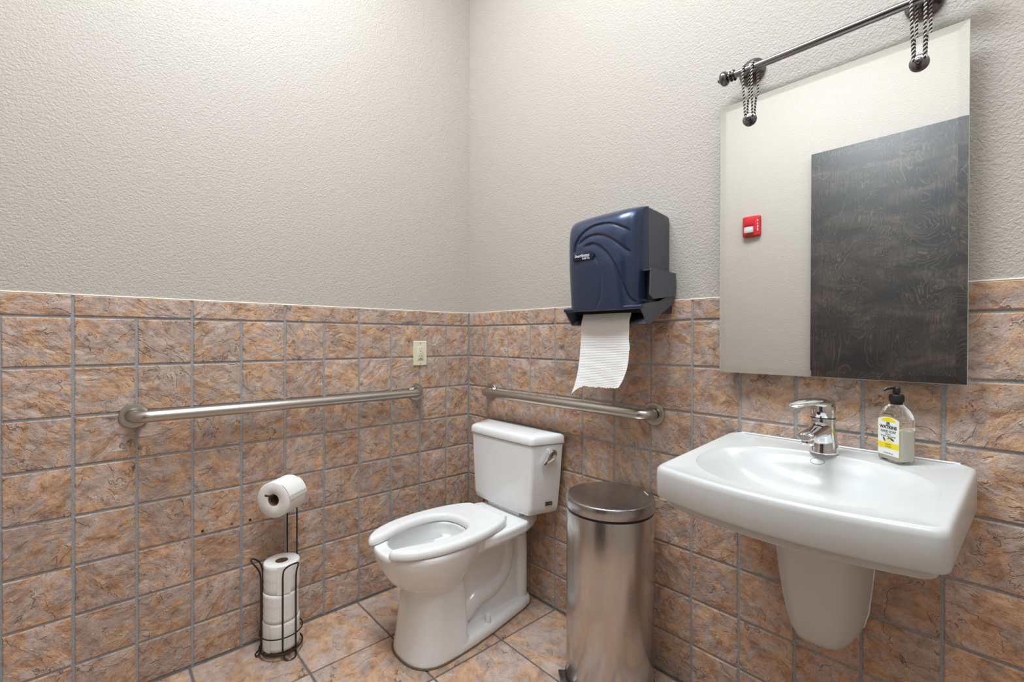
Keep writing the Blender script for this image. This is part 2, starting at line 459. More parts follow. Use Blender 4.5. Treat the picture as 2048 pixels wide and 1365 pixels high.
# three old screw holes in the left wall tiles
for (y, z) in ((-1.197, .475), (-1.105, .477), (-1.043, .476)):
    MB().lathe([(.0045, -.003), (.0045, .0012), (.0026, .0014), (.002, .0005)], (0, y, z), 12, 'x').build('drill_hole', M['dark_hole'], wall_left)

# door slab on the opposite wall (seen in the mirror)
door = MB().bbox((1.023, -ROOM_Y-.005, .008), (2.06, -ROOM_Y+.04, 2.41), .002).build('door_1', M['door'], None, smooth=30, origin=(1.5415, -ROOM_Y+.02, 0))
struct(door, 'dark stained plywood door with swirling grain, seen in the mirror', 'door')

# ceiling lights (above the frame); the one at the sink end is added fill
for k, (lx, ly) in enumerate(LIGHT_POS):
    t = thing('ceiling_light', ['long flush ceiling light above the toilet and trash can', 'added long ceiling light for fill above the sink end, out of view'][k], 'ceiling light', (lx, ly, ROOM_Z))
    hw_, hv_ = .6, .3; fr = MB()
    for (ax, ay, bx, by) in ((-hw_-.02, -hv_-.02, hw_+.02, -hv_), (-hw_-.02, hv_, hw_+.02, hv_+.02), (-hw_-.02, -hv_, -hw_, hv_), (hw_, -hv_, hw_+.02, hv_)):
        fr.box((lx+ax, ly+ay, ROOM_Z-.04), (lx+bx, ly+by, ROOM_Z))
    fr.build('frame', M['white_metal'], t, smooth=0)
    MB().box((lx-hw_, ly-hv_, ROOM_Z-.034), (lx+hw_, ly+hv_, ROOM_Z-.03)).build('diffuser', M['diffuser'], t, smooth=0)
    ld = bpy.data.lights.new('ceiling_lamp', 'AREA'); ld.shape = 'RECTANGLE'; ld.size = 1.18; ld.size_y = .58; ld.energy = LIGHT_WATTS[k]; ld.color = LIGHT_COLOR; ld.spread = radians(LIGHT_SPREAD)
    lo = link('lamp', ld, t); lo.matrix_basis = Matrix.Translation((lx, ly, ROOM_Z-.036))

# fire alarm strobe on the opposite wall
sx_, sz_, sy_ = .637, 2.002, -ROOM_Y
t = thing('fire_alarm_strobe', 'red fire alarm strobe with white lettering, seen in the mirror', 'fire alarm', (sx_, sy_, sz_))
pl = round_poly([(sx_-.061, sz_-.075), (sx_+.061, sz_-.075), (sx_+.061, sz_+.075), (sx_-.061, sz_+.075)], .014)
q = MB(); rings = []
for yy, sc in ((0, 1), (.022, 1), (.028, .96), (.03, .9)):
    rings.append([(sx_+(p[0]-sx_)*sc, sy_+yy, sz_+(p[1]-sz_)*sc) for p in pl])
q.loft(rings).build('housing', M['red'], t)
MB().bbox((sx_-.046, sy_+.029, sz_+.008), (sx_+.022, sy_+.035, sz_+.062), .003).build('sounder_cover', M['red'], t)
MB().bbox((sx_-.042, sy_+.028, sz_-.05), (sx_+.02, sy_+.052, sz_-.006), .006).build('strobe_lens', M['lens'], t)
MB().bbox((sx_-.03, sy_+.028, sz_-.036), (sx_+.008, sy_+.045, sz_-.022), .002).build('flash_tube', M['white_print'], t)
for k, ch in enumerate('FIRE'):
    mw = Matrix.Translation((sx_+.046, sy_+.0302, sz_+.034-k*.0215)) @ Matrix(((-1, 0, 0), (0, 0, 1), (0, 1, 0))).to_4x4()
    text_mesh('letter', ch, .019, M['white_print'], t, mw, bold=.02)

# ================================================================= GRAB BARS
def grab_bar(name, label, a, b, outv, z, grp):
    a, b, outv = Vector(a), Vector(b), Vector(outv)
    mid = (a+b)/2
    t = thing(name, label, 'grab bar', mid, grp)
    d = (b-a).normalized(); r = .0195; off = .060; br = .040
    path = [a+outv*.004]
    for k in range(9):
        th = pi/2*k/8
        path.append(a+outv*(off-br)+d*br*(1-cos(th))+outv*br*sin(th))
    for k in range(9):
        th = pi/2*(1-k/8)
        path.append(b+outv*(off-br)-d*br*(1-cos(th))+outv*br*sin(th))
    path.append(b+outv*.004)
    MB().tube(path, r, 24).build('bar', M['steel_bar'], t)
    for e in (a, b):
        fl = MB().lathe([(.0405, 0), (.0405, .0045), (.0395, .0060), (.036, .0066), (.0225, .0070), (.0215, .0064), (.0212, .002)], (0, 0, 0), 40, 'z')
        zx = outv; xx = d; yy = zx.cross(xx)
        fl.xf(Matrix.Translation(e+outv*.0005) @ Matrix((xx, yy, zx)).transposed().to_4x4())
        fl.build('flange', M['steel_bar'], t, smooth=35)
grab_bar('grab_bar', 'long satin steel grab bar on the left wall beside the toilet', (0, -1.389, .914), (0, -.324, .914), (1, 0, 0), .914, 'stainless grab bars')
grab_bar('grab_bar', 'shorter satin steel grab bar on the back wall above the toilet tank', (.190, 0, .910), (1.104, 0, .907), (0, -1, 0), .908, 'stainless grab bars')

# ================================================================= OUTLET
t = thing('wall_outlet', 'ivory duplex wall outlet plate in the left tile wall near the corner', 'wall outlet', (0, -.3005, 1.1015))
oy, oz = -.3005, 1.1015
q = MB(); pl = round_poly([(oy-.0365, oz-.060), (oy+.0365, oz-.060), (oy+.0365, oz+.060), (oy-.0365, oz+.060)], .003)
q.loft([[(xx, oy+(p[0]-oy)*sc, oz+(p[1]-oz)*sc) for p in pl] for xx, sc in ((0, 1), (.004, 1), (.0065, .96), (.0068, .9))]).build('cover_plate', M['ivory'], t)
MB().bbox((.006, oy-.0165, oz-.0335), (.0085, oy+.0165, oz+.0335), .0008).build('receptacle', M['ivory'], t)
for zc in (.019, -.0165):
    for yy in (-.0065, .0055):
        MB().box((.0082, oy+yy-.001, oz+zc-.001), (.0089, oy+yy+.001, oz+zc+.007)).build('slot', M['black_print'], t, smooth=0)
    MB().lathe([(.0026, .0082), (.0026, .009)], (0, oy, oz+zc-.0085), 12, 'x').build('ground_hole', M['black_print'], t)
MB().bbox((.0082, oy-.006, oz-.0005), (.0095, oy+.006, oz+.0035), .0005).build('reset_button', M['ivory'], t)
MB().lathe([(.0016, .0082), (.0016, .0092)], (0, oy+.0115, oz+.003), 10, 'x').build('indicator', M['black_print'], t)
MB().box((.0082, oy-.012, oz-.0305), (.0088, oy+.012, oz-.0285)).build('print_line', M['black_print'], t, smooth=0)
for zc in (.048, -.048): MB().lathe([(.0024, .006), (.0022, .0078), (.0008, .008)], (0, oy, oz+zc), 12, 'x').build('screw', M['steel_bar'], t)

# ================================================================= TOILET
TX = .449
toilet = thing('toilet', 'white two-piece toilet with open-front seat under the short grab bar', 'toilet', (TX, -.38, 0))
BR = Matrix.Translation((.453, -.12, 0)) @ Matrix.Rotation(radians(1.6), 4, 'Z')      # bowl sits turned a touch
def B(u, w, z): return BR @ Vector((u, -(w-.12), z))
def egg(wc, lf, lr, h, z, nf=2.2, nr=2.2, seg=72):
    out = []
    for k in range(seg):
        t = 2*pi*k/seg; c, s_ = cos(t), sin(t)
        e = 2/(nf if c > 0 else nr)
        L = lf if c > 0 else lr
        out.append(B(h*math.copysign(abs(s_)**e, s_), wc+L*math.copysign(abs(c)**e, c), z))
    return out
b = MB()
outer = [(.535, .124, .105, .134, .000, 2.5, 9), (.535, .123, .105, .133, .012, 2.5, 9), (.535, .115, .104, .127, .06, 2.5, 9), (.535, .105, .102, .119, .14, 2.5, 9),
         (.535, .097, .101, .111, .226, 2.4, 8), (.535, .097, .103, .111, .250, 2.3, 6), (.538, .112, .115, .121, .262, 2.2, 3), (.545, .138, .135, .138, .282, 2.2, 2.6),
         (.55, .155, .165, .152, .312, 2.2, 2.4), (.55, .174, .20, .165, .343, 2.2, 2.3), (.55, .187, .225, .174, .375, 2.2, 2.3),
         (.55, .192, .24, .178, .398, 2.2, 2.3), (.55, .191, .24, .177, .410, 2.2, 2.3), (.55, .187, .236, .173, .4165, 2.2, 2.3),
         (.545, .150, .16, .133, .4165, 2.2, 2.3), (.545, .144, .155, .127, .410, 2.2, 2.3), (.54, .148, .158, .130, .385, 2.2, 2.2),
         (.53, .140, .15, .124, .34, 2.1, 2.1), (.51, .115, .12, .10, .285, 2, 2), (.48, .08, .08, .07, .245, 2, 2), (.46, .05, .045, .045, .225, 2, 2)]
b.loft([egg(a[0], a[1], a[2], a[3], a[4], a[5], a[6]) for a in outer])
# rear deck under the tank
dk = [(.045, .105), (.10, .135), (.17, .163), (.25, .170), (.33, .172), (.395, .165)]
def deckring(z, sc):
    half = [(u*sc, w) for w, u in dk]
    pts = half+[(-u, w) for u, w in reversed(half)]
    return [B(u, w, z) for u, w in pts]
b.loft([deckring(.345, .72), deckring(.368, .93), deckring(.380, 1.0), deckring(.408, 1.0), deckring(.4165, .965)])
# web and rear outlet column
def webring(z, h0, h1, w0, w1, n=6):
    pl = round_poly([(-h0, w0), (h0, w0), (h1, w1), (-h1, w1)], .035, 6)
    return [B(u, w, z) for u, w in pl]
b.loft([webring(0, .066, .055, .05, .48), webring(.05, .056, .048, .052, .48), (webring(.2, .053, .046, .055, .48)), webring(.30, .054, .05, .055, .48), webring(.36, .075, .08, .06, .48)])
# trapway relief on both sides
for sgn in (-1, 1):
    tp = smooth_path([(.034*sgn, .46, .055), (.034*sgn, .40, .085), (.033*sgn, .335, .125), (.030*sgn, .265, .135), (.026*sgn, .20, .165), (.024*sgn, .165, .23), (.024*sgn, .165, .30), (.026*sgn, .20, .345), (.03*sgn, .28, .345)], 5)
    b.tube([B(*p) for p in tp], .040, 14)
    tp = smooth_path([(.035*sgn, .085, .02), (.035*sgn, .085, .15), (.035*sgn, .085, .27), (.04*sgn, .10, .335), (.06*sgn, .15, .365)], 5)
    b.tube([B(*p) for p in tp], .034, 14)
# foot flange
ft = [(.038, .055), (.055, .072), (.10, .085), (.20, .102), (.30, .118), (.40, .130), (.47, .134)]
def footring(z, k):
    half = [(max(u-k, .01), w+(k*.6 if i == 0 else 0)) for i, (w, u) in enumerate(ft)]
    pts = half+[(-u, w) for u, w in reversed(half)]
    return [B(u, w, z) for u, w in pts]
b.loft([footring(0, 0), footring(.022, 0), footring(.034, .005), footring(.041, .018), footring(.047, .060)])
fuse(b, 'bowl', M['porcelain'], toilet, .0038, 4, .5)
# grimy old caulk line round the foot
path = [B(u_, w_, .002) for w_, u_ in ft]
arc = [egg(.535, .126, .105, .136, .002, 2.5, 5)[(18-k) % 72] for k in range(0, 37)]
path += arc+[B(-u_, w_, .002) for w_, u_ in reversed(ft)]
MB().tube(path, .0038, 6).build('caulk_line', M['grime'], toilet)
# seat: open-front ring
def seat_half(sgn, inset, z):
    # outline of one half as a list going outer back->front tip, then inner tip->back
    out = [(0, .232), (.095, .234), (.122, .246), (.146, .285), (.168, .36), (.179, .44), (.181, .52), (.172, .60), (.147, .675), (.116, .720), (.088, .742), (.070, .747)]
    inn = [(.062, .737), (.063, .712), (.075, .665), (.098, .60), (.108, .53), (.103, .46), (.080, .415), (.045, .396), (0, .391)]
    return out, inn
def seat_poly():
    o, i = seat_half(1, 0, 0)
    R = smooth_path([(a, b_, 0) for a, b_ in o], 4); I_ = smooth_path([(a, b_, 0) for a, b_ in i], 4)
    right = [(p.x, p.y) for p in R]+[(p.x, p.y) for p in I_]
    return right
rp = seat_poly()
q = MB()
def seat_ring(z, k):
    pts = [Vector((a, b_)) for a, b_ in rp]; n = len(pts); out = []
    full = pts+[Vector((-p.x, p.y)) for p in reversed(pts[1:-1])] if False else pts
    for i, p in enumerate(full):
        a_, c_ = full[max(i-1, 0)], full[min(i+1, n-1)]
        tn = (c_-a_)
        if tn.length < 1e-9: tn = Vector((1, 0))
        tn.normalize(); nr = Vector((-tn.y, tn.x))
        if i in (0, n-1): nr = Vector((0, 1 if i == 0 else -1))
        out.append(p+nr*k)
    return [(max(p.x, 0) if i not in (0, n-1) else 0, p.y, z) for i, p in enumerate(out)]
def seat_side(sgn):
    prof = [(.4185, .004), (.420, .0005), (.432, 0), (.441, .003), (.4465, .008), (.449, .016)]
    rings = [[B(p[0]*sgn, p[1], z) for p in seat_ring(z, k)] for z, k in prof]
    q.loft(rings)
seat_side(1); seat_side(-1)
fuse(q, 'seat', M['seat'], toilet, .0030, 5, .5)
for sgn in (-1, 1):
    c = B(.072*sgn, .226, .428)
    MB().lathe([(.010, -.022), (.012, -.019), (.012, .019), (.010, .022)], c, 20, 'x').build('seat_hinge', M['seat'], toilet)
    c = B(.094*sgn, .319, .050)
    MB().lathe([(.0135, -.012), (.0125, .008), (.0115, .016), (.008, .020), (.0, .021)], c, 20).build('bolt_cap', M['seat'], toilet)
# tank
def tank_ring(z, fh, bh, fy_, by_, r=.016):
    pl = [(TX-.003-bh, by_), (TX-.003-fh, fy_), (TX-.003-fh*.5, fy_-.005), (TX-.003, fy_-.0065), (TX-.003+fh*.5, fy_-.005), (TX-.003+fh, fy_), (TX-.003+bh, by_)]
    return [(p[0], p[1], z) for p in round_poly(pl, [.006, r, .02, .02, .02, r, .006], 5)]
MB().loft([tank_ring(.436, .155, .185, -.142, -.035), tank_ring(.439, .172, .204, -.155, -.03), tank_ring(.447, .182, .214, -.160, -.027), tank_ring(.47, .187, .220, -.1615, -.026), tank_ring(.60, .195, .235, -.1635, -.026), tank_ring(.7335, .2005, .2465, -.166, -.026)]).build('tank', M['porcelain'], toilet, smooth=50)
MB().loft([tank_ring(.7345, .1985, .244, -.164, -.028), tank_ring(.7365, .2045, .2505, -.170, -.022), tank_ring(.741, .2055, .252, -.1715, -.021), tank_ring(.762, .2045, .251, -.1695, -.021), tank_ring(.7705, .201, .2475, -.163, -.024), tank_ring(.7755, .193, .239, -.150, -.032), tank_ring(.779, .15, .19, -.115, -.055), tank_ring(.780, .05, .08, -.09, -.08)]).build('tank_lid', M['porcelain'], toilet, smooth=60)
MB().bbox((TX-.11, -.145, .414), (TX+.10, -.04, .44), .006).build('tank_gasket', M['porcelain'], toilet)
# flush lever on the right flank of the tank
fA, fB = Vector((TX-.003+.1985, -.165, 0)), Vector((TX-.003+.2425, -.026, 0))
fd = (fB-fA).normalized(); fn = Vector((fd.y, -fd.x, 0)).normalized()
if fn.x < 0: fn = -fn
def fl(s, z, o): return fA+fd*s+Vector((0, 0, z))+fn*o
MB().lathe([(.013, -.006), (.013, .010), (.011, .012)], (0, 0, 0), 20, 'z').xf(Matrix.Translation(fl(.088, .699, 0)) @ Matrix((fd, Vector((0, 0, 1)), fn)).transposed().to_4x4()).build('lever_boss', M['chrome'], toilet)
# fin shaped handle: comma outline with a thick front edge
oc = [(.100, .7165), (.108, .709), (.110, .697), (.103, .682), (.086, .668), (.060, .6585), (.048, .656), (.044, .662), (.054, .674), (.064, .690), (.072, .706), (.084, .7155)]
oc = [(p.x, p.y) for p in smooth_path([(a, c, 0) for a, c in oc], 3, True)]
cx_, cz_ = .080, .690
MB().loft([[fl(cx_+(a-cx_)*k, cz_+(c-cz_)*k, o) for a, c in oc] for o, k in ((.008, .86), (.010, .98), (.017, 1.0), (.021, .96), (.023, .80), (.020, .55), (.019, .2))]).build('flush_lever', M['chrome'], toilet, smooth=45)
mwt = lambda s, z, o: Matrix.Translation(fl(s, z, o)) @ Matrix((fd, Vector((0, 0, 1)), fn)).transposed().to_4x4()
# side face leans in towards the bottom: place the print on it
def side_off(z): return -(.2005-.187)*(0.7335-z)/(0.7335-.47)*.95
text_mesh('maker_mark', 'TOTO', .0115, M['black_print'], toilet, mwt(.088, .488, side_off(.488)-.0002), bold=.03, extrude=.0018)
text_mesh('maker_line', 'WATER EFFICIENT', .0042, M['black_print'], toilet, mwt(.088, .480, side_off(.480)-.0002), bold=.03, extrude=.0018)
# water supply behind the bowl
sv = thing('supply_valve', 'chrome water supply valve on the back wall left of the tank', 'valve', (.225, -.004, .30))
MB().lathe([(.022, -.012), (.026, -.004), (.026, -.002)], (.225, 0, .30), 24, 'y').build('escutcheon', M['chrome'], sv)
MB().lathe([(.009, -.06), (.009, -.008)], (.225, 0, .30), 16, 'y').build('stub_pipe', M['chrome'], sv)
MB().bbox((.212, -.085, .288), (.238, -.055, .318), .005).build('valve_body', M['chrome'], sv)
MB().tube(smooth_path([(.225, -.07, .315), (.222, -.075, .36), (.235, -.085, .41), (.262, -.09, .437)], 6), .0055, 10).build('supply_hose', M['steel_bar'], sv)
MB().lathe([(.011, .40), (.014, .403), (.014, .432), (.011, .434)], (.262, -.09, .004), 12).build('coupling_nut', M['navy_side'], sv)

# ================================================================= TRASH CAN
cx, cy = 1.033, -.168
can = thing('trash_can', 'round brushed steel step trash can between toilet and sink', 'trash can', (cx, cy, 0))
MB().lathe([(.146, .016), (.1475, .018), (.1475, .588), (.1465, .591), (.140, .591), (.140, .57)], (cx, cy, 0), 96, cap0=False, cap1=False).build('body', M['steel_can'], can, smooth=40)
MB().lathe([(.150, .0), (.152, .004), (.1515, .014), (.1475, .020), (.14, .021)], (cx, cy, 0), 72).build('base_ring', M['black_plastic'], can)
MB().lathe([(.141, .585), (.1445, .588), (.1445, .604), (.140, .606)], (cx, cy, 0), 72).build('inner_rim', M['black_plastic'], can)
MB().lathe([(.1445, .600), (.1490, .600), (.1500, .602), (.1500, .631), (.1490, .6345), (.1465, .6365), (.14, .6375), (.10, .6395), (.05, .6405), (.005, .6408)], (cx, cy, 0), 96, cap0=True).build('lid', M['steel_lid'], can, smooth=50)
ang = radians(231)
pd = Vector((cos(ang), sin(ang), 0)); pn = Vector((-sin(ang), cos(ang), 0))
q = MB().bbox((.135, -.040, .003), (.172, .040, .010), .003)
q.xf(Matrix.Translation((cx, cy, 0)) @ Matrix((pd, pn, Vector((0, 0, 1)))).transposed().to_4x4()).build('pedal', M['steel_lid'], can)
a0 = radians(52)
q = MB().box((-.020, -.0012, 0), (.020, .0012, .0006)); 
q.xf(Matrix.Translation((cx+.128*cos(a0), cy+.128*sin(a0), .6382)) @ Matrix.Rotation(a0-pi/2, 4, 'Z')).build('badge', M['white_print'], can, smooth=0)

# ================================================================= TOILET PAPER STAND AND ROLLS
px, py = .118, -.965
RW, RB = .0026, .069
st = thing('toilet_paper_stand', 'black wire toilet paper stand by the left wall', 'paper stand', (px, py, 0))
def pol(az, r, z): return Vector((px+r*cos(radians(az)), py+r*sin(radians(az)), z))
def ring_path(r, z, n=48): return [pol(360*k/n, r, z) for k in range(n)]
MB().tube(ring_path(RB+.004, .024), .0028, 8, True).build('base_ring', M['wire'], st)
MB().tube(ring_path(RB+.004, .082), .0024, 8, True).build('upper_ring', M['wire'], st)
MB().tube([pol(9, RB, .022), pol(189, RB, .022)], .0022, 8).tube([pol(99, RB, .022), pol(279, RB, .022)], .0022, 8).build('base_cross', M['wire'], st)
AZ = [9, -111, 129]
for az in AZ[:2]:
    hwz = 20.5
    pts = [pol(az-hwz, RB, .022), pol(az-hwz, RB, .12), pol(az-hwz, RB, .26), pol(az-hwz, RB+.002, .305), pol(az-hwz*.9, RB+.012, .332), pol(az-hwz*.5, RB+.026, .350), pol(az, RB+.031, .355),
           pol(az+hwz*.5, RB+.026, .350), pol(az+hwz*.9, RB+.012, .332), pol(az+hwz, RB+.002, .305), pol(az+hwz, RB, .26), pol(az+hwz, RB, .12), pol(az+hwz, RB, .022)]
    MB().tube(smooth_path(pts, 6), RW+.0004, 8).build('side_loop', M['wire'], st)
for az in AZ:
    pts = [pol(az-17, RB, .024), pol(az-17, RB+.006, .012), pol(az-9, RB+.014, .0026), pol(az, RB+.017, .0026), pol(az+9, RB+.014, .0026), pol(az+17, RB+.006, .012), pol(az+17, RB, .024)]
    MB().tube(smooth_path(pts, 5), RW+.0003, 8).build('foot_loop', M['wire'], st)
azp = AZ[2]
# tall post of two wires closing in the roll arm
ROLLZ = .588
for s_ in (-1, 1):
    MB().tube(smooth_path([pol(azp+s_*17, RB, .022), pol(azp+s_*17, RB, .30), pol(azp+s_*17, RB, .52), pol(azp+s_*13, RB, .57), pol(azp+s_*4, RB-.004, ROLLZ+.002), pol(azp, RB-.02, ROLLZ+.004)], 6), RW+.0003, 8).build('post_wire', M['wire'], st)
ax = Vector((cos(radians(azp+180)), sin(radians(azp+180)), 0))
def arm(s, z, side=0): return Vector((px, py, 0))+ax*s+Vector((-ax.y, ax.x, 0))*side+Vector((0, 0, z))
MB().tube(smooth_path([arm(-RB+.02, ROLLZ+.0095), arm(-.02, ROLLZ+.010), arm(.03, ROLLZ+.010), arm(.052, ROLLZ+.010, .001), arm(.063, ROLLZ+.012, -.006), arm(.066, ROLLZ+.014, -.018)], 6), .0036, 8).build('roll_arm', M['wire'], st)
def roll(name, label, c, axis, r, L, core=.021, parentless=True, flap=None, grp='toilet paper rolls'):
    t = thing(name, label, 'toilet paper', c, grp)
    zx = Vector(axis).normalized(); xx = Vector((0, 0, 1)).cross(zx)
    xx = Vector((1, 0, 0)) if xx.length < .1 else xx.normalized(); yy = zx.cross(xx)
    mw = Matrix.Translation(c) @ Matrix((xx, yy, zx)).transposed().to_4x4()
    h = L/2
    rdm = random.Random(len(label))
    prof = [(core+.001, -h+.002), (core+.004, -h), (r-.003, -h), (r, -h+.003)]
    for k in range(1, 9): prof.append((r+rdm.uniform(-.0009, .0006), -h+.003+(L-.006)*k/9))
    prof += [(r, h-.003), (r-.003, h), (core+.004, h), (core+.001, h-.002)]
    q = MB(); q.lathe(prof, (0, 0, 0), 56, 'z', False, False)
    q.loft([[(core*cos(2*pi*k/32), core*sin(2*pi*k/32), z) for k in range(32)] for z in (-h+.001, h-.001)], cap0=False, cap1=False, mi=0) if False else None
    q.xf(mw).build('tissue', M['paper'], t, smooth=55)
    cq = MB(); cq.lathe([(core+.0012, -h+.002), (core, -h+.0015), (core, h-.0015), (core+.0012, h-.002)], (0, 0, 0), 32, 'z', False, False)
    cq.xf(mw).build('cardboard_core', M['cardboard'], t, smooth=40)
    if flap:
        a0_, a1_, drop = flap
        rings = []
        for k in range(13):
            f = k/12
            th = a0_+(a1_-a0_)*min(1, f*1.6)
            rr = r+.0012+.001*f
            x_, y_ = rr*cos(th), rr*sin(th)
            if f > .625:
                e = (f-.625)/.375; x_ += -sin(a1_)*drop*e; y_ += cos(a1_)*drop*e
            rings.append([(x_, y_, -h+.001), (x_, y_, h-.001)])
        sh = MB(); thk = .0006
        sh.loft([[r_[0], r_[1], (r_[1][0]*(1+thk/r), r_[1][1]*(1+thk/r), r_[1][2]), (r_[0][0]*(1+thk/r), r_[0][1]*(1+thk/r), r_[0][2])] for r_ in rings])
        sh.xf(mw).build('loose_sheet', M['paper'], t, smooth=55)
    return t
# hanging roll: drop side towards the room
roll('toilet_paper_roll', 'toilet paper roll hung on the arm at the top of the wire stand', arm(-.006, ROLLZ-.009), ax, .0655, .105, .021, flap=(radians(60), radians(0.5), .02))
SH = .1035
for k in range(3):
    lab = ['toilet paper roll at the bottom of the stack in the wire stand', 'toilet paper roll in the middle of the stack in the wire stand', 'toilet paper roll on top of the stack in the wire stand'][k]
    roll('toilet_paper_roll', lab, (px+[.0, .002, -.001][k], py+[.001, -.001, .002][k], .0265+SH/2+SH*k+.0008*k), (0, 0, 1), [.0625, .0605, .0615][k], SH, .021,
         flap=[(radians(-95), radians(-52), .001), None, (radians(-30), radians(10), .001)][k])

# ================================================================= TOWEL DISPENSER
X0d, X1d = .8605, 1.1575
xc, hwd = (X0d+X1d)/2, (X1d-X0d)/2
ZB, ZT = 1.272, 1.612
YS, AD = -.132, .097
disp = thing('towel_dispenser', 'navy plastic paper towel dispenser with swoosh ridges on the back wall', 'towel dispenser', (xc, 0, 1.44))
C1 = [(.916, 1.475), (.916, 1.479), (.922, 1.505), (.948, 1.538), (.990, 1.559), (1.038, 1.562), (1.080, 1.554), (1.120, 1.535), (1.147, 1.516)]
C2 = [(.931, 1.497), (.948, 1.514), (.978, 1.526), (1.018, 1.527), (1.058, 1.515), (1.095, 1.492), (1.125, 1.466), (1.146, 1.448)]
C3 = [(.953, 1.492), (.978, 1.498), (1.002, 1.499), (1.03, 1.487), (1.062, 1.459), (1.090, 1.418), (1.112, 1.365), (1.126, 1.321), (1.138, 1.300), (1.152, 1.290)]
C4 = [(1.004, 1.462), (1.012, 1.452), (1.025, 1.432), (1.035, 1.395), (1.035, 1.354), (1.029, 1.316), (1.012, 1.273)]
def densify(c): return [(p.x, p.y) for p in smooth_path([(a, d, 0) for a, d in c], 5)]
CUR = [(densify(C1), .0060, .030, .16), (densify(C2), .0060, .026, .16), (densify(C3), .0068, .040, .12), (densify(C4), .0038, .010, .12)]
def groove(x, z):
    tot = 0.0
    for pts, A, wide, fade in CUR:
        best = 1e9; bs = 0; bt = 0
        n = len(pts)
        for i in range(n-1):
            ax_, az_ = pts[i]; bx_, bz_ = pts[i+1]
            dx, dz = bx_-ax_, bz_-az_; L2 = dx*dx+dz*dz
            if L2 == 0: continue
            t = max(0, min(1, ((x-ax_)*dx+(z-az_)*dz)/L2))
            ex, ez = x-(ax_+dx*t), z-(az_+dz*t); d2 = ex*ex+ez*ez
            if d2 < best: best = d2; bs = dx*ez-dz*ex; bt = (i+t)/(n-1)
        d = sqrt(best)
        if d > .05: continue
        tap = min(1, bt/fade, (1-bt)/fade); tap = max(tap, 0)
        tap = tap*tap*(3-2*tap)
        if bs < 0: tot -= A*tap*math.exp(-d/(wide*.45))      # inside of the swoosh sinks away from the ridge
        else: tot -= A*tap*max(0, 1-d/.0032)
    return tot
q = MB(); NU, NV = 110, 120
us = [-cos(pi*k/NU) for k in range(NU+1)]; us = [.55*u+.45*(-1+2*k/NU) for k, u in enumerate(us)]
vs_ = [k/NV for k in range(NV+1)]; vs_ = [.6*v+.4*(1-cos(pi*v/2))**1 if False else v for v in vs_]
vs_ = [1-(1-v)**1.25 for v in vs_]
grid = []
for v in vs_:
    row = []
    z = ZB+(ZT-ZB)*v
    hw2 = hwd-.007*(1-v)*(1-v)
    vt = max(0, (v-.55)/.45)
    fz = max(0, 1-vt**4.5)**.42
    for u in us:
        x = xc+hw2*u
        fx_ = max(0, 1-abs(u)**5)**.36
        dp = AD*fx_*fz*(.90+.10*min(1, v*2.2))
        x2 = x
        g = groove(x, z) if (abs(u) < .97 and v < .95) else 0
        y = YS-dp-g*min(1, dp/.05)
        # top edge drops towards the left end a little
        zz = z-.006*(vt**2)*max(0, -u)
        row.append((x2, y, zz))
    grid.append(row)
vsx = [p for r in grid for p in r]; n1 = NU+1; fsx = []
for i in range(NV):
    for j in range(NU): fsx.append((i*n1+j, i*n1+j+1, (i+1)*n1+j+1, (i+1)*n1+j))
q.add(vsx, fsx)
q.build('cover', M['navy'], disp, smooth=70)
# rear box
zl = lambda x: 0
box = [(YS+.002, ZB+.005), (YS+.002, ZT-.003), (-.02, ZT-.012), (-.0005, ZT-.016), (-.0005, ZB+.03)]
MB().prism(round_poly(box, [.002, .008, .006, .004, .004], 4), 'x', X0d+.001, X1d-.0015).build('rear_box', M['navy_side'], disp)
# badge with lettering, lies on the face
bc = Vector((.962, YS-AD-.0015, 1.460)); tilt = radians(2)
pl = round_poly([(-.046, -.0165), (.046, -.0140), (.046, .0080), (.032, .0185), (-.046, .0140)], .0125, 6)
MB().loft([[(bc.x+a, bc.y+dy, bc.z+c) for a, c in [(p[0]*k, p[1]*k) for p in pl]] for dy, k in ((.008, 1), (-.0012, 1), (-.002, .95))]).build('badge', M['navy_badge'], disp)
RB_ = Matrix(((1, 0, 0), (0, 0, -1), (0, 1, 0))).to_4x4()
text_mesh('badge_lettering', 'SmartSystem', .014, M['white_print'], disp, Matrix.Translation((bc.x-.004, bc.y-.0022, bc.z+.0025)) @ RB_, bold=.012, shear=.25, width=.064)
text_mesh('badge_lettering', 'with IQ', .0085, M['white_print'], disp, Matrix.Translation((bc.x+.014, bc.y-.0022, bc.z-.0085)) @ RB_, bold=.015, width=.032)
MB().tube(smooth_path([(bc.x+.002, bc.y-.0022, bc.z-.0045), (bc.x+.014, bc.y-.0022, bc.z-.0042), (bc.x+.030, bc.y-.0022, bc.z-.001)], 4), [.0004]*3+[.0008]*3+[.0009, .0006, .0003], 6).build('badge_swoosh', M['gold_print'], disp)
# chin tray: two cheeks, front lip bar, throat plate
for xa, xb in ((X0d-.002, X0d+.003), (X1d+.016, X1d+.021)):
    MB().prism(round_poly([(-.212, 1.283), (-.205, 1.270), (-.170, 1.224), (-.158, 1.222), (-.002, 1.300), (-.002, 1.332), (-.10, 1.300)], .004, 3), 'x', xa, xb).build('tray_cheek', M['navy_side'], disp)
MB().tube([(X0d-.003, -.205, 1.277), (X1d+.022, -.205, 1.277)], .0072, 14).build('lip_bar', M['navy'], disp)
MB().prism(round_poly([(-.172, 1.224), (-.160, 1.221), (-.003, 1.298), (-.003, 1.306), (-.150, 1.236)], .002, 2), 'x', X0d, X1d+.018).build('throat_plate', M['navy_side'], disp)
MB().box((X0d+.003, -.150, 1.262), (X1d+.016, -.01, 1.30)).build('throat', M['black_plastic'], disp, smooth=0)
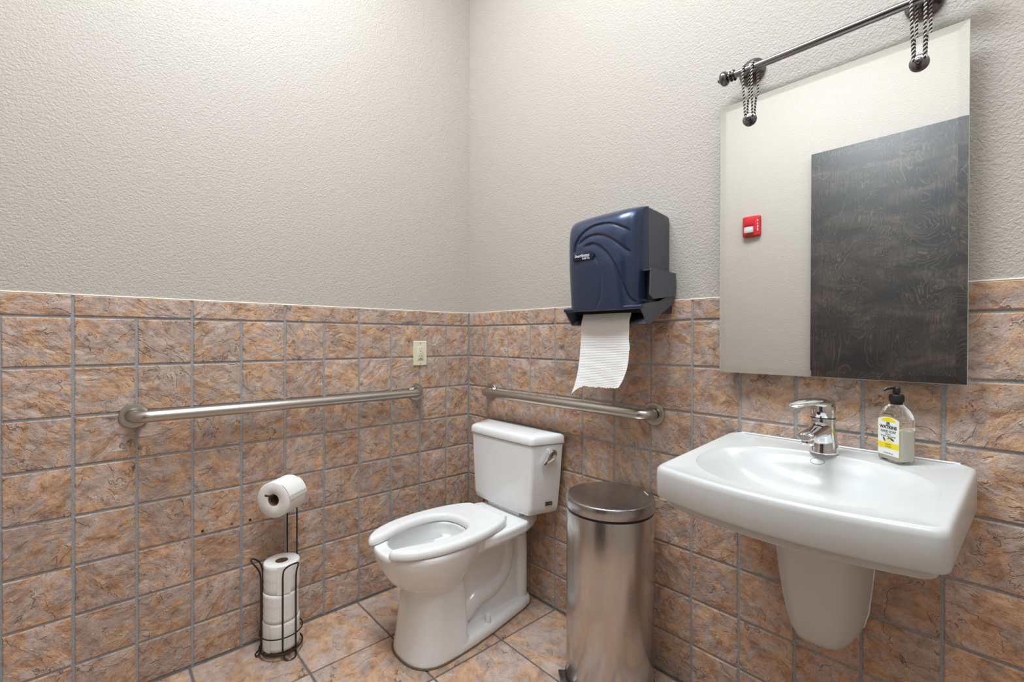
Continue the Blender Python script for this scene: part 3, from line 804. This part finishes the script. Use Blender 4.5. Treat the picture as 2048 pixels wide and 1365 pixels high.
# lever housing on the right side
MB().prism(round_poly([(-.002, 1.400), (-.160, 1.403), (-.164, 1.315), (-.146, 1.304), (-.002, 1.322)], .005, 4), 'x', X1d+.0215, X1d+.0265).build('lever_guard', M['navy_side'], disp)
MB().prism([(-.002, 1.398), (-.165, 1.400), (-.165, 1.396), (-.002, 1.393)], 'x', X1d-.001, X1d+.0225).build('guard_top', M['navy_side'], disp)
MB().prism([(-.002, 1.394), (-.140, 1.394), (-.140, 1.305), (-.002, 1.322)], 'x', X1d-.001, X1d+.021).build('lever_recess', M['black_plastic'], disp, smooth=0)
# paper sheet
q = MB(); NX, NZ = 44, 40; top, bot = 1.262, 1.004
front = []; back = []
rdm = random.Random(5)
teeth = [rdm.uniform(-.0022, .0022) for _ in range(NX+1)]
for i in range(NZ+1):
    f = i/NZ
    for j in range(NX+1):
        s_ = j/NX
        bz = bot+teeth[j]+(.004*s_)-.030*max(0, (.16-s_)/.16)**1.3+.012*max(0, (s_-.86)/.14)**2
        z = top+(bz-top)*f
        x = .9105+.203*s_+.008*(f**3)*(-1 if s_ < .5 else 0)*(1-2*s_)-.022*max(0, s_-.6)/.4*f**5-.010*max(0, .25-s_)/.25*f**6
        if s_ > .75: x += .010*sin(pi*min(1, (1-f)*1.6))*(s_-.75)/.25*(.5 if f > .5 else 1)
        y = -.176-.020*(f**2)*(1-.4*s_)+.006*sin(s_*pi)*f-.010*max(0, (s_-.8)/.2)*f**3-.014*max(0, (.2-s_)/.2)*f**4
        if f < .12: y += .012*(1-f/.12)
        front.append((x, y, z)); back.append((x, y+.0006, z))
n1 = NX+1; fs = []
for i in range(NZ):
    for j in range(NX): fs.append((i*n1+j, i*n1+j+1, (i+1)*n1+j+1, (i+1)*n1+j))
N_ = len(front)
fs2 = [tuple(N_+k for k in reversed(f)) for f in fs]
rim = []
bd = [j for j in range(n1)]+[i*n1+NX for i in range(1, NZ+1)]+[NZ*n1+j for j in range(NX-1, -1, -1)]+[i*n1 for i in range(NZ-1, 0, -1)]
for k in range(len(bd)):
    a_, b_ = bd[k], bd[(k+1) % len(bd)]; rim.append((a_, N_+a_, N_+b_, b_))
q.add(front+back, fs+fs2+rim)
tag(q.build('paper_towel', M['towel'], None, smooth=60, origin=(1.0, -.18, 1.0)), 'white paper towel sheet with torn edge hanging from the dispenser', 'paper towel')

# ================================================================= MIRROR, ROD
MX0, MX1, MZ0, MZ1, MY = 1.3515, 1.9065, 1.0725, 1.8915, -.042
mir = thing('hanging_mirror', 'large frameless rectangular mirror on striped cords above the sink', 'mirror', ((MX0+MX1)/2, MY+.003, MZ0))
bev, dz_ = .0185, .0007
def rect(i, y): return [(MX0+i, y, MZ0+i), (MX1-i, y, MZ0+i), (MX1-i, y, MZ1-i), (MX0+i, y, MZ1-i)]
q = MB(); q.loft([rect(bev, MY), rect(.0008, MY+dz_)], cap0=True, cap1=False, mi=0); q.build('glass', M['mirror'], mir, smooth=0)
q = MB(); q.loft([rect(.0008, MY+dz_), rect(0, MY+.0020), rect(0, MY+.006)], cap0=False, cap1=True); q.build('glass_edge', M['glass_edge'], mir, smooth=0)
RY, RZ, RR = -.048, 1.9755, .0105
KN = [(1.4385, 1.828), (1.8205, 1.829)]
def rope(path, r=.0029, pitch=.0095):
    P = smooth_path(path, 14)
    # resample evenly
    L = [0]
    for i in range(1, len(P)): L.append(L[-1]+(P[i]-P[i-1]).length)
    n = int(L[-1]/.0011); out = []
    j = 0
    for k in range(n+1):
        d = L[-1]*k/n
        while j < len(L)-2 and L[j+1] < d: j += 1
        t = (d-L[j])/max(1e-9, L[j+1]-L[j]); out.append(P[j].lerp(P[j+1], t))
    q = MB()
    for ph, mi in ((0, 0), (pi, 1)):
        pts = []
        for k, p in enumerate(out):
            tn = (out[min(k+1, n)]-out[max(k-1, 0)]).normalized()
            u = tn.cross(Vector((1, 0, 0))).normalized(); w_ = tn.cross(u)
            th = 2*pi*(L[-1]*k/n)/pitch+ph
            pts.append(p+(u*cos(th)+w_*sin(th))*r*.55)
        q.tube(pts, r*.62, 6, mi=mi)
    return q
for kx, kz in KN:
    for s_ in (-1, 1):
        o = .0105*s_
        xx = kx+o*1.0; xt = kx+o*1.2
        pth = [(xx, MY-.0085, kz+.004), (xx, MY-.010, kz+.03), (xt, RY-RR-.0045, RZ-.03), (xt, RY-RR-.0045, RZ-.005), (xt, RY-(RR+.004)*.7, RZ+(RR+.004)*.72), (xt, RY, RZ+RR+.004), (xt, RY+(RR+.004)*.7, RZ+(RR+.004)*.72),
               (xt+.005, RY+RR+.0045, RZ-.005), (xt+.006, RY+RR+.005, RZ-.03), (xt+.006, MY+.011, MZ1+.015), (xt+.006, MY+.010, MZ1-.03)]
        rope(pth).build('cord', [M['cord_white'], M['cord_black']], mir, smooth=60, merge=False)
    kb = MB().lathe([(.0175, 0), (.0190, -.003), (.0185, -.006), (.0145, -.0085), (.0062, -.0100), (.0058, -.0130)], (kx, MY+.0002, kz), 32, 'y').build('mirror_knob', M['bronze'], mir, smooth=45)
    MB().lathe([(.0052, -.0115), (.0075, -.0135), (.0078, -.0165), (.0055, -.0195), (.0015, -.0205)], (kx, MY+.0002, kz), 20, 'y').build('knob_screw', M['bronze'], kb, smooth=45)

rod = thing('mirror_rod', 'dark metal rod with finials holding the mirror cords', 'rod', (1.63, 0, RZ))
RX0, RX1 = 1.398, 1.868
MB().lathe([(RR, RX0), (RR, RX1)], (0, RY, RZ), 28, 'x').build('rod', M['rod'], rod)
fin = [(.0105, 0), (.016, .001), (.0165, .004), (.0115, .006), (.0110, .009), (.0155, .011), (.0155, .014), (.0085, .016), (.0085, .019), (.015, .021), (.0205, .026), (.0218, .032), (.0205, .038), (.015, .0425), (.0072, .0445), (.0062, .047), (.0072, .049), (.0045, .0515), (.0015, .053)]
MB().lathe([(r, RX0-h) for r, h in fin], (0, RY, RZ), 32, 'x').build('finial', M['bronze'], rod, smooth=50)
MB().lathe([(r, RX1+h) for r, h in fin], (0, RY, RZ), 32, 'x').build('finial', M['bronze'], rod, smooth=50)
for rx in (1.4285, 1.8245):
    rs = MB().lathe([(.0360, -.0005), (.0380, -.002), (.0380, -.005), (.0360, -.0075), (.033, -.0085), (.028, -.0145), (.018, -.0185), (.0105, -.020), (.0100, -.030)], (rx, .005, 1.9915), 40, 'y').build('rosette', M['bronze'], rod, smooth=50)
    MB().tube(smooth_path([(rx, -.012, 1.9915), (rx, -.030, 1.990), (rx, -.046, RZ+.004), (rx, RY, RZ)], 5), .0088, 16).build('bracket_arm', M['bronze'], rs)

# ================================================================= SINK
SX = 1.6495
sink = thing('wall_sink', 'white wall-hung sink with oval bowl and half pedestal shroud', 'sink', (SX, 0, .43))
def ztop(y): return .8875-.0215*min(1, max(0, (-y)/.45))
def outline(k=0.0, seg=18):
    # plan outline, k = inset; starts back right, goes clockwise to the front and back to the left
    hb, hf = .2735-k, .2650-k
    pts = [(SX+hb-.026, -.001), (SX+hb, -.026)]
    yf = -.452+k
    fr_ = []
    for i in range(17):
        u = 1-2*i/16
        fr_.append((SX+(hf-.030)*u, yf-.030-.038*(1-u*u)))
    side_r = [(SX+hb+(hf-hb)*t, -.022+(yf+.022)*t) for t in (.33, .66)]
    cr = []
    for i in range(7):
        th = pi/2*i/6
        cr.append((SX+hf-.030*(1-cos(th)) , yf+.0-.030*sin(th)))
    side_l = [(2*SX-x, y) for x, y in reversed(side_r)]
    cl_ = [(2*SX-x, y) for x, y in reversed(cr)]
    p = pts+side_r+cr+fr_[1:-1]+cl_+side_l+[(2*SX-x, y) for x, y in reversed(pts)]
    return p
def resample(poly, n):
    P = [Vector(p) for p in poly]; P.append(P[0]); L = [0]
    for i in range(1, len(P)): L.append(L[-1]+(P[i]-P[i-1]).length)
    out = []; j = 0
    for k in range(n):
        d = L[-1]*k/n
        while j < len(L)-2 and L[j+1] <= d: j += 1
        t = (d-L[j])/max(1e-9, L[j+1]-L[j]); out.append(P[j].lerp(P[j+1], t))
    return out
BC = (SX+.002, -.278)
NS = 176
ANG = [2*pi*k/NS for k in range(NS)]
def cast(poly, th):
    d = Vector((.245*cos(th), .20*sin(th))); o = Vector(BC); best = None
    for i in range(len(poly)):
        a_, b_ = Vector(poly[i]), Vector(poly[(i+1) % len(poly)]); e = b_-a_
        den = d.x*e.y-d.y*e.x
        if abs(den) < 1e-12: continue
        f = a_-o; t = (f.x*e.y-f.y*e.x)/den; u = (f.x*d.y-f.y*d.x)/den
        if t > 0 and -1e-9 <= u <= 1+1e-9 and (best is None or t > best): best = t
    return o+d*best
def ring_out(k, zf):
    po = outline(k)
    return [(p.x, p.y, zf(p.y)) for p in (cast(po, th) for th in ANG)]
def oval(a, bb, cy, dz, drop=0, n=2.25):
    out = []
    for th in ANG:
        c, s_ = cos(th), sin(th); e = 2/n
        x = BC[0]+a*math.copysign(abs(c)**e, c); y = cy+bb*math.copysign(abs(s_)**e, s_)
        out.append((x, y, ztop(y)+dz))
    return out
q = MB()
rings = [
    ring_out(.050, lambda y: .772), ring_out(.022, lambda y: .770), ring_out(.018, lambda y: .774), ring_out(.0175, lambda y: .7905),
    ring_out(.0015, lambda y: .7925), ring_out(0, lambda y: .797), ring_out(-.0005, lambda y: ztop(y)-.016), ring_out(.001, lambda y: ztop(y)-.007), ring_out(.0045, lambda y: ztop(y)-.0018),
    ring_out(.009, lambda y: ztop(y)), ring_out(.014, lambda y: ztop(y)-.0008), ring_out(.019, lambda y: ztop(y)-.0034),
    oval(.240, .193, BC[1], -.0036), oval(.2335, .187, BC[1], -.0036), oval(.2305, .1845, BC[1], -.0072), oval(.226, .180, BC[1], -.0098), oval(.215, .170, BC[1], -.018), oval(.195, .154, BC[1]+.002, -.038), oval(.165, .132, BC[1]+.006, -.064), oval(.12, .10, BC[1]+.010, -.086), oval(.07, .06, BC[1]+.012, -.098), oval(.024, .024, BC[1]+.014, -.103, n=2)]
q.loft(rings, True, True, True).build('basin', M['basin'], sink, smooth=38)
MB().lathe([(.024, -.002), (.024, .002), (.021, .003), (.016, .0015), (.0, .001)], (BC[0], BC[1]+.014, ztop(-.27)-.100), 28).build('drain', M['chrome'], sink)
# overflow ring on the back slope of the bowl
oc_ = Vector((1.6425, -.139, .8675)); 
ov = [oc_+Vector((.0155*cos(2*pi*k/32), .0085*sin(2*pi*k/32), .0060*sin(2*pi*k/32))) for k in range(32)]
MB().tube(ov, .0007, 6, True).build('overflow_ring', M['rod'], sink)
# half pedestal shroud
q = MB(); rings = []
for z, hw3, dpt in ((.785, .106, .250), (.74, .105, .240), (.66, .102, .220), (.58, .097, .198), (.52, .092, .182), (.465, .085, .166), (.425, .076, .152), (.403, .064, .138), (.392, .048, .118), (.3895, .03, .09)):
    ring = []
    for k in range(25):
        th = pi*k/24; c, s_ = cos(th), sin(th)
        ring.append((SX-.011+hw3*math.copysign(abs(c)**.62, c), -.001-dpt*abs(s_)**.72, z))
    rings.append(ring)
q.loft(rings).build('shroud', M['basin'], sink, smooth=60)
q = MB()
MB().tube([(SX-.011+.1055, -.003, .76), (SX-.011+.097, -.003, .58), (SX-.011+.086, -.003, .465), (SX-.011+.075, -.003, .423)], .0018, 6).build('caulk_line', M['label_white'], sink)
MB().tube([(SX-.244, -.003, ztop(0)-.001), (SX+.244, -.003, ztop(0)-.001)], .0026, 6).build('back_caulk', M['label_white'], sink)

# ================================================================= FAUCET
FX, FY, FZ = 1.6425, -.082, ztop(-.082)-.002
fau = thing('faucet', 'chrome single-lever faucet on the sink deck', 'faucet', (FX, FY, FZ))
FM = Matrix.Translation((FX, FY, FZ)) @ Matrix.Rotation(radians(-4), 4, 'Z') @ Matrix.Diagonal((1.20, 1.12, 1.12, 1)) @ Matrix.Translation((-FX, -FY, -FZ))
FL_ = FM @ Matrix.Translation((FX, FY, 0)) @ Matrix.Rotation(radians(-7), 4, 'Z') @ Matrix.Translation((-FX, -FY, 0))
q = MB(); rings = []
for z, a_, bb, dy in ((0, .0275, .030, 0), (.004, .0275, .030, 0), (.012, .0262, .0285, .001), (.03, .0245, .0265, -.001), (.05, .0232, .0245, -.004), (.066, .0228, .0238, -.006), (.078, .0230, .0238, -.007), (.081, .0222, .0230, -.007)):
    rings.append([(FX+a_*cos(2*pi*k/40), FY+dy+bb*sin(2*pi*k/40), FZ+z) for k in range(40)])
q.loft(rings).xf(FM).build('body', M['chrome'], fau, smooth=50)
q = MB(); rings = []
for s_, z, a_, h_ in ((.0, .056, .0205, .020), (.025, .0545, .0195, .0185), (.05, .0525, .0178, .0150), (.074, .0505, .0165, .0122), (.092, .0495, .0158, .0105), (.106, .0485, .0148, .0090), (.111, .048, .0115, .006)):
    rings.append([(FX+a_*cos(2*pi*k/28), FY-.004-s_, FZ+z+h_*sin(2*pi*k/28)) for k in range(28)])
q.loft(rings).xf(FM).build('spout', M['chrome'], fau, smooth=50)
MB().lathe([(.0115, .030), (.0118, .032), (.0118, .042), (.010, .046)], (FX, FY-.096, FZ), 24).xf(FM).build('aerator', M['chrome'], fau)
MB().lathe([(.0236, .0805), (.0236, .0835)], (FX, FY-.007, FZ), 40).xf(FM).build('seam_ring', M['black_print'], fau)
q = MB(); rings = []
for z, a_, bb, dy in ((.083, .0240, .0248, -.007), (.096, .0243, .0255, -.008), (.108, .0235, .0250, -.009), (.116, .0205, .0225, -.011), (.1205, .013, .015, -.013), (.122, .004, .005, -.014)):
    rings.append([(FX+a_*cos(2*pi*k/40), FY+dy+bb*sin(2*pi*k/40), FZ+z) for k in range(40)])
q.loft(rings).xf(FM).build('cap', M['chrome'], fau, smooth=50)
MB().lathe([(.0036, 0), (.0036, -.0012)], (FX, FY-.0325, FZ+.093), 16, 'y').xf(FM).build('index_dot', M['navy_badge'], fau)
q = MB(); rings = []
for s_, z, a_, h_ in ((-.016, .1080, .012, .0080), (-.004, .1130, .0205, .0110), (.02, .1165, .0232, .0115), (.045, .1195, .0228, .0095), (.072, .1210, .0210, .0072), (.096, .1200, .0185, .0054), (.117, .1175, .0150, .0042), (.131, .1150, .0100, .0032), (.136, .1140, .004, .0014)):
    rings.append([(FX+a_*math.copysign(abs(cos(2*pi*k/28))**.8, cos(2*pi*k/28)), FY-s_, FZ+z+h_*sin(2*pi*k/28)) for k in range(28)])
q.loft(rings).xf(FL_).build('lever', M['chrome'], fau, smooth=50)

# ================================================================= SOAP BOTTLE
bx, by = 1.786, -.062; bz0 = ztop(by)-.0004
soap = thing('soap_bottle', 'clear hand soap pump bottle with white and yellow label on the sink', 'soap bottle', (bx, by, bz0))
RS = Matrix.Translation((bx, by, bz0)) @ Matrix.Rotation(radians(-37), 4, 'Z')     # local -y is the label side
def rr(hx, hy, z, r=.010):
    return [Vector((p[0], p[1], z)) for p in round_poly([(hx, -hy), (hx, hy), (-hx, hy), (-hx, -hy)], r, 4)]
W2, D2 = .0325, .0205
prof = [(.88, 0), (.965, .0015), (1, .006), (1, .100), (.985, .108), (.92, .116), (.78, .124), (.58, .130), (.44, .1335), (.375, .1355)]
q = MB(); rings = []
for k, z in prof:
    f = max(0, (z-.10)/.0355); kk = k
    hx = W2*kk; hy = D2*(kk if z < .1 else (1-f)*1+f*.62)
    if z >= .1: hy = D2*(1-f**1.5)+.0122*f**1.5
    rings.append(rr(hx, hy, z, min(.010+.004*f, min(hx, hy)*.95)))
q.loft(rings).xf(RS).build('bottle', M['clear'], soap, smooth=50)
q = MB(); rings = []
for k, z in ((.86, .0035), (.92, .0055), (.935, .009), (.935, .0735), (.935, .074)):
    rings.append(rr(W2*k, D2*k*.985, z, .009))
q.loft(rings).xf(RS).build('liquid', M['soap'], soap, smooth=50)
MB().lathe([(.0118, .1345), (.0118, .1415), (.0145, .142), (.0148, .1435), (.0148, .1565), (.0135, .1585), (.0062, .1590)], (0, 0, 0), 36).xf(RS).build('collar', M['black_plastic'], soap, smooth=45)
q = MB().lathe([(.0058, .158), (.0058, .162), (.0074, .1625), (.0074, .1745), (.006, .176), (.0, .1765)], (0, 0, 0), 24)
q.tube(smooth_path([(0, .006, .1742), (0, -.004, .1752), (0, -.018, .1745), (0, -.028, .1715), (0, -.032, .1690)], 5), [.0036]*8+[.0034]*6+[.003]*7, 12)
RP = Matrix.Translation((bx, by, bz0)) @ Matrix.Rotation(radians(-37), 4, 'Z')
q.xf(RP).build('pump_head', M['black_plastic'], soap, smooth=45)
# label: thin sheets with printed blocks, each a hair proud of the last
def lab(poly, y, mat, name):
    MB().loft([[Vector((p[0], -D2-y, p[1])) for p in poly], [Vector((p[0]*.998, -D2-y-.00015, p[1])) for p in poly]]).xf(RS).build(name, mat, soap, smooth=0)
def arch(hw, z0, z1, rise, n=10):
    return [(-hw, z0), (hw, z0)]+[(hw-2*hw*k/n, z1+rise*(1-(1-2*k/n)**2)) for k in range(n+1)]
LH = .0285
lab(arch(LH, .0125, .0985, .0065), .0002, M['label_pale'], 'label')
lab(arch(LH-.0012, .0135, .0978, .0062), .0004, M['label_white'], 'label_face')
lab(arch(.0185, .0935, .0975, .0060), .0006, M['label_yellow'], 'label_arch')
lab([(-LH+.0012, .0295), (LH-.0012, .0295), (LH-.0012, .0430), (-LH+.0012, .0430)], .0006, M['label_yellow'], 'label_band')
def lt(s, z, size, width, bold=.01, mat='black_print', x=0):
    mw = RS @ Matrix.Translation((x, -D2-.0008, z)) @ Matrix(((1, 0, 0), (0, 0, -1), (0, 1, 0))).to_4x4()
    text_mesh('label_lettering', s, size, M[mat], soap, mw, bold=bold, width=width, extrude=.00012)
lt('JR', .0885, .0098, .0120, .03)
lt('WATKINS', .0800, .0104, .0460, .035)
lt('HAND SOAP', .0697, .0088, .0400, .008)
lt('SAVON', .0630, .0042, .0150, .0)
lt('POUR LES MAINS', .0582, .0046, .0390, .0)
lt('LEMON', .0392, .0036, .0150, .01)
lt('CITRON', .0338, .0036, .0160, .01)
lt('11 FL OZ (325 mL)', .0180, .0040, .0260, .0)
def blob(cx_, cz_, a_, c_, rot, mat, name, y=.0007):
    lab([(cx_+a_*cos(t)*cos(rot)-c_*sin(t)*sin(rot), cz_+a_*cos(t)*sin(rot)+c_*sin(t)*cos(rot)) for t in [2*pi*k/18 for k in range(18)]], y, mat, name)
blob(-.003, .0475, .0068, .0052, .5, M['lemon'], 'label_lemon'); blob(.0055, .0480, .0068, .0054, -.3, M['lemon'], 'label_lemon', .00085)
blob(-.0105, .0505, .0056, .0020, -1.1, M['leaf'], 'label_leaf', .001); blob(.0100, .0525, .0066, .0023, -.45, M['leaf'], 'label_leaf', .001); blob(.0015, .0545, .0035, .0013, .5, M['leaf'], 'label_leaf', .001)
